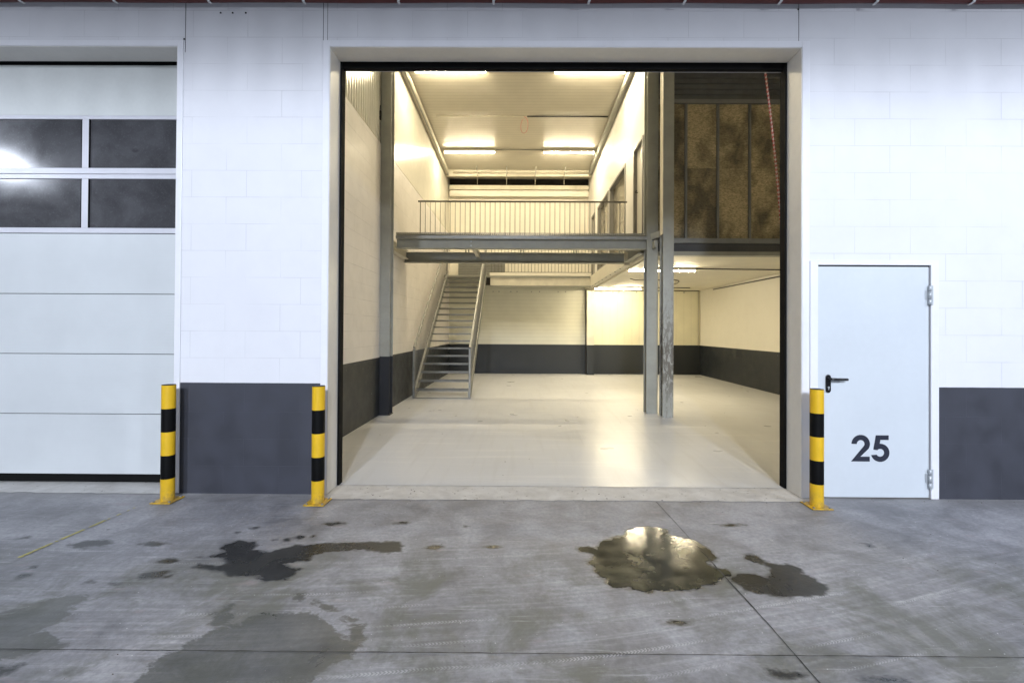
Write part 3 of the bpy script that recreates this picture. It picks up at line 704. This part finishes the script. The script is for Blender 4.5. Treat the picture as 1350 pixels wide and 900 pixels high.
# ================================================================ columns
def hprofile(cx, cy, w, d, tw=.009, tf=.014, rot=False):
    P = [(-w/2,-d/2),(w/2,-d/2),(w/2,-d/2+tf),(tw/2,-d/2+tf),(tw/2,d/2-tf),(w/2,d/2-tf),(w/2,d/2),(-w/2,d/2),(-w/2,d/2-tf),(-tw/2,d/2-tf),(-tw/2,-d/2+tf),(-w/2,-d/2+tf)]
    if rot: P = [(y, x) for x, y in P]
    return [(cx+x, cy+y) for x, y in P]
def column(cx, cy, w, d, z0, z1, mat, label, foot=True, rot=False):
    t = thing('steel_column', label, 'column', (cx, cy, 0))
    s = MB(); s.profile(hprofile(cx, cy, w, d, rot=rot), z0, z1, 'z'); s.build('column', mat, t, bevel=.002)
    if foot:
        s = MB(); s.box(cx-w/2-.01, cx+w/2+.01, cy-d/2-.01, cy+d/2+.01, .008, .022); s.build('base_plate', mat, t)
    return t
column(-2.355, 3.83, .185, .19, .008, 7.0, 'steel_band', 'grey steel column on the left wall with a dark painted foot')
ca = column(2.520, 3.79, .185, .19, .008, 7.0, 'steel_old', 'scraped grey steel column nearer the doorway, right one of the pair', foot=False)
cb = column(2.352, 4.16, .205, .19, .008, 7.0, 'steel', 'clean grey steel column just behind and left of the scraped one', foot=False)
t = column(2.31, 11.14, .24, .24, .008, 3.0, 'steel_lite', 'cream box column against the back wall with dark lower part', foot=False)
for ch in list(t.children): bpy.data.objects.remove(ch)
box(2.19, 2.43, 11.02, 11.28, 1.0, 2.84).build('column', 'steel_lite', t)
box(2.19, 2.43, 11.02, 11.28, .01, 1.0).build('painted_foot', 'band', t)
box(2.172, 2.189, 11.20, 11.298, .01, 2.84).build('corner_line', 'joint', t)  # dark line in the corner left of the column
s = MB(); s.box(2.4245, 2.4275, 3.70, 3.88, 3.15, 7.0); s.build('lit_side_plate', 'steel_lite', ca)  # added pale plate: the column's lit upper side put into its colour
# small black junction box on left column
t = thing('junction_box', 'small black box fixed high on the left steel column', 'box', (-2.46, 3.72, 5.2))
s = MB(); s.box(-2.475, -2.435, 3.70, 3.735, 5.10, 5.26); s.tube([(-2.455,3.715,5.26),(-2.45,3.72,5.36)], .008, 6); s.build('box', 'black', t, bevel=.004)

# ================================================================ front walkway (grating bridge)
def ibeam_x(mb, x0, x1, cy, w, z0, z1, tw=.008, tf=.012):
    h = z1-z0; P = hprofile(cy, (z0+z1)/2, w, h, tw, tf); mb.profile(P, x0, x1, 'x')
def ibeam_y(mb, y0, y1, cx, w, z0, z1, tw=.008, tf=.012):
    P = hprofile(cx, (z0+z1)/2, w, z1-z0, tw, tf); mb.profile(P, y0, y1, 'y')
t = thing('front_walkway', 'grey steel grating bridge spanning the hall between left wall and office', 'walkway', (0, 4.7, 3.15))
s = MB(); ibeam_x(s, -2.262, 2.247, 4.13, .16, 2.955, 3.130); s.build('edge_beam', 'steel', t, bevel=.002)
s = MB(); s.box(-2.262, 2.247, 4.055, 4.064, 3.131, 3.178); s.build('angle_strip', 'galv', t)
s = MB(); ibeam_x(s, -2.43, 2.13, 5.34, .14, 2.875, 3.085); s.build('edge_beam', 'steel', t, bevel=.002)
s = MB(); s.box(-.93, -.86, 4.215, 5.265, 2.985, 3.095); s.build('joist', 'steel_lite', t, bevel=.002)
s = MB(); ibeam_y(s, 4.26, 5.26, 2.19, .11, 2.90, 3.12); s.build('joist', 'steel', t)
s = MB(); ibeam_y(s, 4.215, 5.26, -2.38, .10, 2.93, 3.11); s.build('joist', 'steel_lite', t)
gr = MB()
x = -2.26
while x < 2.24:
    gr.box(x-.0022, x+.0022, 4.07, 5.36, 3.190, 3.238); x += .034
y = 4.08
while y < 5.36:
    gr.box(-2.26, 2.24, y-.003, y+.003, 3.226, 3.236); y += .10
gr.build('grating', 'galv', t)
for x in (-1.14, -.02, 1.07, 2.0):
    br = MB(); br.box(x-.05, x+.05, 4.30, 4.36, 3.165, 3.185); br.build('grating_clip', 'steel', t)
    for dx in (0, .06):
        br = MB(); br.tube([(x+dx,5.2,3.18),(x+dx,5.2,3.06)], .012, 6); br.build('hanger_bolt', 'steel', t)
s = MB(); s.bar((2.33, 4.06, 3.17), (2.50, 3.89, 3.21), .05, .11); s.bar((2.36,4.06,3.02),(2.36,3.89,3.02),.04,.12); s.build('bracket', 'steel', t)
for z in (3.07, 3.00):
    s = MB(); s.tube([(-.905,4.045,z),(-.905,4.055,z)], .012, 8); s.build('bolt', 'hinge', t)
def railing(name, label, x0, x1, y, z0, z1, dx, loc, top=.034):
    t = thing(name, label, 'railing', loc)
    s = MB(); s.box(x0, x1, y-.006, y+.006, z1-top/2, z1+top/2); s.build('top_rail', 'rail_dk', t)
    s = MB(); s.box(x0, x1, y-.02, y+.02, z0, z0+.012); s.build('bottom_rail', 'rail_dk', t)
    n = int((x1-x0)/dx)
    for k in range(n+1):
        x = x0 + .05 + k*dx
        if x > x1: break
        s = MB()
        if k % 10 == 0: s.box(x-.006, x+.006, y-.02, y+.02, z0+.012, z1-top/2)
        else: s.tube([(x,y,z0+.012),(x,y,z1-top/2)], .0062, 6)
        s.build('post' if k % 10 == 0 else 'baluster', 'rail_dk', t)
    return t
railing('railing', 'thin upright-bar railing on the near grating walkway above the stair', -2.17, 2.20, 5.39, 3.24, 4.168, .1043, (0, 5.39, 3.24))
railing('railing', 'far railing on the rear landing, seen under the near walkway', -.98, 2.17, 10.02, 3.27, 4.25, .104, (0, 10.02, 3.27))

# ================================================================ rear landing
t = thing('rear_landing', 'rear landing with cream edge beam in front of the back wall', 'landing', (0, 10.6, 3.2))
box(-.96, 2.17, 10.0, 10.10, 2.865, 3.105).build('edge_beam', 'steel_lite', t, bevel=.004)
box(-.96, 2.17, 9.975, 10.11, 3.106, 3.135).build('beam_flange', 'steel', t)
box(-.96, 2.17, 9.975, 10.11, 2.84, 2.864).build('beam_flange', 'steel', t)
box(-.98, 2.17, 9.985, 10.005, 3.165, 3.26).build('kick_plate', 'back_up', t)
box(-2.43, 2.19, 10.12, 11.27, 3.14, 3.19).build('deck', 'steel', t)
box(-1.13, -.965, 10.0, 10.12, 2.875, 3.10).build('beam_end', 'darkgap', t)
t = thing('louvred_panel', 'grey panel with horizontal slats standing on the rear landing at the head of the stair', 'panel', (-1.3, 11.1, 3.2))
s = MB()
for k in range(9): s.box(-2.10, -.56, 11.03, 11.06, 3.21+k*.058, 3.243+k*.058)
s.build('slats', 'galv', t); box(-2.10, -.56, 11.065, 11.08, 3.2, 3.73).build('backing', 'steel', t)

# ================================================================ staircase
t = thing('steel_staircase', 'galvanised open-tread steel staircase rising to the rear landing along the left wall', 'staircase', (-1.70, 5.7, .008))
YB, ZB, GO, RI = 5.75, .19, .238, .1718
xl, xr = -2.262, -1.130
def zline(y): return ZB + (y-YB)/GO*RI
for k in range(18):
    y = YB + k*GO; z = ZB + k*RI
    s = MB(); s.box(xl, xr, y, y+.006, z-.035, z); s.box(xl, xr, y+.225, y+.230, z-.035, z-.002)
    for q in range(1, 7): s.box(xl, xr, y+.032*q, y+.032*q+.004, z-.030, z-.002)
    for q in range(16): s.box(xl+.035+q*.07, xl+.039+q*.07, y+.006, y+.225, z-.012, z-.003)
    s.box(xl, xr, y-.001, y+.022, z-.001, z+.001)
    s.build('tread', 'tread', t)
for side, xx in ((-1, xl), (1, xr)):
    s = MB()
    y0, y1 = 5.64, 9.98; hh = .16
    def prof(dz0, dz1): return [(y0, max(.01, zline(y0)+dz0)), (y1, zline(y1)+dz0), (y1, zline(y1)+dz1), (y0, zline(y0)+dz1)]
    a, b = (xx-.008, xx-.001) if side < 0 else (xx+.001, xx+.008)
    s.profile([(y0,.01),(y0+.12,.01),(y1,zline(y1)-.16),(y1,zline(y1)+.05),(y0,zline(y0)+.05)], a, b, 'x')
    fl = (xx-.055, xx-.008) if side < 0 else (xx+.008, xx+.055)
    L = y1-y0
    s.bar(((fl[0]+fl[1])/2, y0, zline(y0)+.045), ((fl[0]+fl[1])/2, y1, zline(y1)+.045), fl[1]-fl[0], .008)
    s.bar(((fl[0]+fl[1])/2, y0+.12, .02), ((fl[0]+fl[1])/2, y1, zline(y1)-.155), fl[1]-fl[0], .008)
    s.build('stringer', 'galv', t)
    hx = xx + side*.035
    h0 = .97
    s = MB(); s.bar((hx, 5.66, zline(5.66)+h0), (hx, 9.95, zline(9.95)+h0), .045, .045); s.build('handrail', 'galv', t, bevel=.008)
    s = MB(); s.bar((hx, 5.66, .01), (hx, 5.66, zline(5.66)+h0-.02), .045, .045, up=(0,1,0)); s.build('newel_post', 'galv', t, bevel=.006)
    s = MB(); s.bar((hx, 9.95, zline(9.95)+.05), (hx, 9.95, zline(9.95)+h0-.02), .045, .045, up=(0,1,0)); s.build('newel_post', 'galv', t, bevel=.006)
    for k in range(34):
        yy = 5.80 + k*.123
        s = MB(); s.tube([(hx, yy, zline(yy)+.05), (hx, yy, zline(yy)+h0-.02)], .006, 6); s.build('baluster', 'galv', t)
s = MB(); s.box(xl-.05, xr+.05, 5.63, 5.70, .009, .022); s.build('foot_plate', 'galv', t)

# ================================================================ office on the mezzanine
t = thing('office_wall', 'white upper wall on the right with grey framed door and window openings above the walkway', 'wall')
OX0, OX1 = 2.25, 2.37
ops = [(4.30, 5.02), (5.74, 7.50), (7.66, 9.30), (9.85, 10.45)]
s = MB(); ztop = 5.11
cur = 4.262
for a, b in ops + [(11.3, 11.3)]:
    s.box(OX0, OX1, cur, a, 3.19, ztop); cur = b
s.box(OX0, OX1, 4.262, 11.3, ztop, 7.05)
s.build('wall_board', 'plaster', t)
for i, (a, b) in enumerate(ops):
    isdoor = i in (0, 3)
    fr_ = MB(); w_ = .055
    fr_.box(OX0-.018, OX1, a, a+w_, 3.20, ztop-.001); fr_.box(OX0-.018, OX1, b-w_, b, 3.20, ztop-.001); fr_.box(OX0-.018, OX1, a+w_, b-w_, ztop-w_, ztop-.001)
    if isdoor:
        d = box(OX0+.05, OX0+.09, a+w_, b-w_, 3.20, ztop-w_).build('door', 'doorleaf_in', t)
        fr_.build('door_frame', 'frame_grey', d)
        hd = MB(); hd.tube([(OX0+.05, b-.13 if i == 3 else b-.12, 4.22), (OX0-.005, b-.12, 4.22), (OX0-.008, b-.24, 4.22)], .010, 8); hd.build('handle', 'black', d)
    else:
        wn = box(OX0+.085, OX0+.095, a+w_, b-w_, 3.26, ztop-w_).build('window', 'glass', t)
        fr_.box(OX0-.018, OX1, a+w_, b-w_, 3.20, 3.26)
        fr_.build('window_frame', 'frame_grey', wn)

t = thing('insulated_stud_wall', 'unfinished upper wall of metal studs and yellowish mineral wool right of the columns', 'wall')
box(2.44, 6.05, 4.205, 4.30, 3.17, 5.63).build('mineral_wool', 'wool', t)
for k in range(-1, 5):
    x = 2.993 + .58*k
    if x < 2.63 and k == -1: x = 2.66
    s = MB(); s.box(x-.025, x+.025, 4.185, 4.204, 3.172, 5.628); s.box(x-.025, x-.022, 4.16, 4.185, 3.172, 5.628); s.build('stud', 'stud', t)
s = MB(); s.box(2.44, 6.05, 4.15, 4.21, 5.630, 5.70); s.build('top_track', 'stud', t)
s = MB(); s.box(2.44, 6.05, 4.14, 4.204, 3.08, 3.169); s.build('bottom_track', 'stud', t)
p = MB(); prof = []; z = 5.705
while z < 7.0: prof += [(4.18, z), (4.18, z+.06), (4.20, z+.07), (4.20, z+.09)]; z += .10
prof += [(4.28, z), (4.28, 5.705)]
p.profile(prof, 2.44, 6.05, 'x'); p.build('profiled_sheet', 'darkclad', t)
t = thing('office_floor', 'floor deck of the upstairs office with cream underside and dark front beam', 'floor deck', (4.1, 7.7, 2.85))
box(2.27, 6.05, 4.26, 11.29, 2.85, 2.905).build('underside', 'soffit', t)
box(2.27, 6.05, 4.26, 11.29, 2.906, 3.17).build('deck', 'steel', t)
box(2.44, 6.05, 4.16, 4.255, 2.925, 3.075).build('front_beam', 'darkplate', t, bevel=.003)
box(2.44, 6.05, 4.10, 4.255, 2.850, 2.921).build('beam_flange', 'steel', t)
box(2.15, 2.262, 5.42, 11.29, 2.85, 3.165).build('side_beam', 'soffit', t, bevel=.003)
s = MB()
for k in range(9): s.box(2.16, 2.19, 5.9+k*.55, 5.93+k*.55, 2.843, 2.8495)
s.build('beam_bolt', 'joint', t)
box(2.30, 2.75, 4.4, 11.2, 2.80, 2.849).build('duct_strip', 'soffit', t)

# ================================================================ tube lights
def tube_light(cx, cy, z, label, L=1.42, group='fluorescent tube lights'):
    t = thing('tube_light', label, 'light', (cx, cy, z), group)
    s = MB(); s.box(cx-L/2-.02, cx+L/2+.02, cy-.045, cy+.045, z+.03, z+.085); s.build('housing', 'lamp_body', t, bevel=.006)
    s = MB(); pts = []
    n = 10
    for k in range(n+1):
        a = math.pi + math.pi*k/n; pts.append((cy+.030*math.cos(a), z+.03+.024*math.sin(a)))
    s.profile(pts, cx-L/2, cx+L/2, 'x'); s.build('diffuser', 'tube', t)
    for e in (-1, 1):
        s = MB(); s.box(cx+e*(L/2+.004)-.004, cx+e*(L/2+.004)+.004, cy-.04, cy+.04, z-.004, z+.03); s.build('end_cap', 'lamp_body', t)
    return t
TZ1, TZ2 = 6.745, 6.545
tube_light(-1.47, 5.16, TZ1, 'near left tube light on the high ceiling, half hidden by the top of the doorway')
tube_light(1.38, 5.16, TZ1, 'near right tube light on the high ceiling, half hidden by the top of the doorway')
tube_light(-1.495, 8.9, TZ2, 'far left tube light on the high ceiling above the railing')
tube_light(1.34, 8.9, TZ2, 'far right tube light on the high ceiling above the railing')
tube_light(3.04, 5.75, 2.765, 'tube light under the office floor behind the pair of columns')
tube_light(3.02, 10.15, 2.765, 'tube light under the office floor by the back wall')
for y, z in ((5.0, TZ1), (8.9, TZ2)):
    pass

# ================================================================ conduits and cables
def run(name, label, pts, r, mat, cat='conduit', n=6):
    s = MB(); s.tube(pts, r, n); o = s.build(name, mat, base=pts[0]); return tag(o, label, cat)
run('ceiling_conduit', 'pale conduit across the left half of the high ceiling', [(-2.1,7.0,zc(7)-.02),(.05,7.0,zc(7)-.02)], .014, 'conduit_w')
run('ceiling_conduit', 'dark conduit across the right half of the high ceiling beside the loose wire', [(.12,7.0,zc(7)-.025),(2.1,7.0,zc(7)-.025)], .016, 'cable')
run('ceiling_conduit', 'conduit joining the two far tube lights on the high ceiling', [(-.75,8.9,zc(8.9)-.015),(.6,8.9,zc(8.9)-.015)], .012, 'steel')
wp = [Vector((.05,7.0,zc(7)-.03))]
for k in range(1, 15):
    a = k/14*math.pi*1.9
    wp.append(Vector((.05 + .10*math.sin(a)*(1-.2*k/14) - .02*0, 7.0, zc(7)-.03 - .21*(1-math.cos(a))*.9 - .004*k)))
run('loose_wire', 'thin reddish wire looping down from the high ceiling', [tuple(p) for p in wp], .0045, 'chain_r', 'wire')
run('soffit_conduit', 'dark cable run from the near tube light under the office towards the right', [(3.78,5.75,2.83),(6.0,5.85,2.83)], .013, 'cable')
run('soffit_conduit', 'dark cable run under the office floor in the far row of lights', [(3.78,10.15,2.835),(5.3,10.2,2.835)], .013, 'cable')
run('soffit_conduit', 'short cable loop under the office floor between the two rows of lights', [(2.75,7.4,2.80),(3.0,7.9,2.82),(4.05,7.95,2.83),(4.20,8.05,2.825),(4.30,8.3,2.825),(4.38,8.7,2.825),(4.42,9.2,2.83),(4.45,9.9,2.84)], .011, 'cable')
run('wall_conduit', 'dark conduit running along the top of the right inner wall', [(6.03,10.2,2.79),(6.03,4.5,2.76)], .014, 'cable')
run('wall_conduit', 'dark line of conduit along the head of the lower back wall', [(2.5,11.27,2.835),(6.0,11.27,2.835)], .012, 'cable')
run('wall_conduit', 'pale conduit down the corner of the right and back walls', [(5.98,11.27,2.83),(5.98,11.27,1.0)], .018, 'conduit_w')

# ================================================================ chain at the doorway
ch = MB()
p0, p1 = Vector((2.447,.47,4.10)), Vector((2.655,.50,2.12))
n = 96; d = (p1-p0)/n; L = d.length
for k in range(n):
    c0 = p0 + d*k; a = c0 + d*(-.12); b = c0 + d*1.12
    side = Vector((1,0,0)) if k % 2 else Vector((0,1,0))
    sag = Vector((.018*math.sin(math.pi*k/n), 0, 0))
    w_ = .0085
    pts = [a+side*0+sag, a+side*w_+d*.3+sag, b+side*w_-d*.3+sag, b+sag, b-side*w_-d*.3+sag, a-side*w_+d*.3+sag, a+sag]
    ch.tube([tuple(q) for q in pts], .0042, 5, 'chain_r' if k % 2 else 'chain_w', caps=False)
o = ch.build('hanging_chain', 'chain_r', base=tuple(p0))
tag(o, 'red and white plastic link chain hanging slantwise inside the right of the doorway', 'chain')

# ================================================================ canopy, pipe
t = thing('canopy', 'grey corrugated canopy soffit jutting out at the very top', 'canopy', (0, 0, 4.5))
p = MB(); prof = []; x = -12.0
while x < 12: prof += [(x, .0), (x+.12, .0), (x+.15, .04), (x+.23, .04)]; x += .26
n = len(prof)
va = [(q[0], -.17, 4.545+q[1]) for q in prof]; vb = [(q[0], -4.3, 4.85+q[1]) for q in prof]
for k in range(n-1): p.face([va[k], va[k+1], vb[k+1], vb[k]])
va2 = [(a[0], a[1], a[2]+.006) for a in va]; vb2 = [(a[0], a[1], a[2]+.006) for a in vb]
for k in range(n-1): p.face([va2[k], vb2[k], vb2[k+1], va2[k+1]])
p.build('roof_sheet', 'canopy', t)
t = thing('red_pipe', 'dark red pipe with white clips running along the top of the front wall', 'pipe', (0, -.10, 4.43))
s = MB(); s.tube([(-12+.5*k, -.066, 4.440+.004*math.sin(k*1.7)) for k in range(49)], .028, 12); s.build('pipe', 'redpipe', t)
for k in range(-9, 10):
    x = -.24 + .845*k
    s = MB(); s.bar((x-.02, -.106, 4.396), (x+.015, -.103, 4.48), .020, .007, up=(0,1,0)); s.bar((x-.02,-.06,4.400),(x-.02,-.104,4.397),.02,.006); s.build('clip', 'clip', t)

# ================================================================ yard floodlights (light the front wall; the left one mirrors in the panes)
def flood(x, y, z, aim, power, label, size=.28, tall=None):
    t = thing('floodlight', label, 'floodlight', (x, y, z), 'yard floodlights')
    d = (Vector(aim)-Vector((x,y,z))).normalized(); q = d.to_track_quat('-Z', 'Y')
    t.rotation_euler = q.to_euler()
    def loc(mb, name, mat):
        o = mb.build(name, mat); o.parent = t; return o
    H = (tall or .30)/2; W_ = size/2 if tall else .2
    loc(box(-W_-.02, W_+.02, -H-.02, H+.02, .0, .10), 'housing', 'black')
    loc(box(-W_, W_, -H, H, -.012, -.001), 'lens', 'flood_lens')
    hook = MB(); hook.tube([(-.22,0,.05),(-.22,.24,.05),(.22,.24,.05),(.22,0,.05)], .012, 8); loc(hook, 'bracket', 'black')
    l = bpy.data.lights.new('flood_light', 'AREA'); l.shape = 'ELLIPSE'; l.size = size; l.size_y = tall or size; l.energy = power; l.color = (0.79, 0.86, 1.0)
    lo = bpy.data.objects.new('lamp', l); C.objects.link(lo); lo.parent = t; lo.location = (0, 0, -.03)
    return t
t = thing('opposite_wall', 'plain dark wall on the far side of the yard behind the viewer', 'wall')
box(-30, 30, -17.5, -17.2, 0, 9.5).build('masonry', 'opp', t)
flood(-9.35, -3.5, 4.40, (-1.0, .0, 0.3), FLOOD*0.22, 'floodlight under the canopy far left of the doorway')
flood(8.6, -6.0, 4.60, (1.0, 0, 0.3), FLOOD*0.8, 'floodlight under the canopy far right of the doorway')
flood(-1.2, -16.8, 7.4, (.3, 0, 1.2), FLOOD*5.2, 'left floodlight high on the opposite wall facing the doorway', .5, 2.6)
flood(1.9, -16.8, 8.4, (.3, 0, 1.2), FLOOD*5.2, 'right floodlight high on the opposite wall facing the doorway', .5, 2.6)

# ================================================================ grit and leaf crumbs along the threshold
db = MB(); rd = random.Random(21)
def crumb(x, y, z, r_):
    n = rd.choice((4, 5, 6)); a0 = rd.uniform(0, 6.28)
    base = [(x+r_*rd.uniform(.5, 1)*math.cos(a0+6.283*k/n), y+r_*rd.uniform(.5, 1)*.7*math.sin(a0+6.283*k/n), z) for k in range(n)]
    top = (x+rd.uniform(-.3, .3)*r_, y, z+r_*rd.uniform(.3, .6))
    for k in range(n): db.face([base[k], base[(k+1) % n], top], rd.choice(('crumb', 'crumb', 'crumb_l')))
M['crumb'] = simple('brown_leaf_crumb', (0.07, 0.04, 0.025), 0.8, var=0.2); M['crumb_l'] = simple('pale_grit', (0.45, 0.43, 0.40), 0.8, var=0.1)
for _ in range(70): crumb(rd.uniform(-1.7, 2.5), rd.choice((rd.uniform(-.11, .22), rd.gauss(-.12, .03))), .0045, rd.uniform(.004, .012))
for _ in range(60): crumb(rd.uniform(-3.0, 4.4), rd.uniform(-.09, -.01), .001, rd.uniform(.003, .009))
for _ in range(90): crumb(rd.uniform(-3.4, 3.4), rd.uniform(-2.2, -.12), .001, rd.uniform(.002, .0065))
for _ in range(14): crumb(rd.uniform(-2.0, 4), rd.uniform(.4, 6), .0085, rd.uniform(.006, .014))
tag(db.build('grit', 'crumb'), 'scattered leaf crumbs and pale grit on the yard and threshold', kind='stuff')
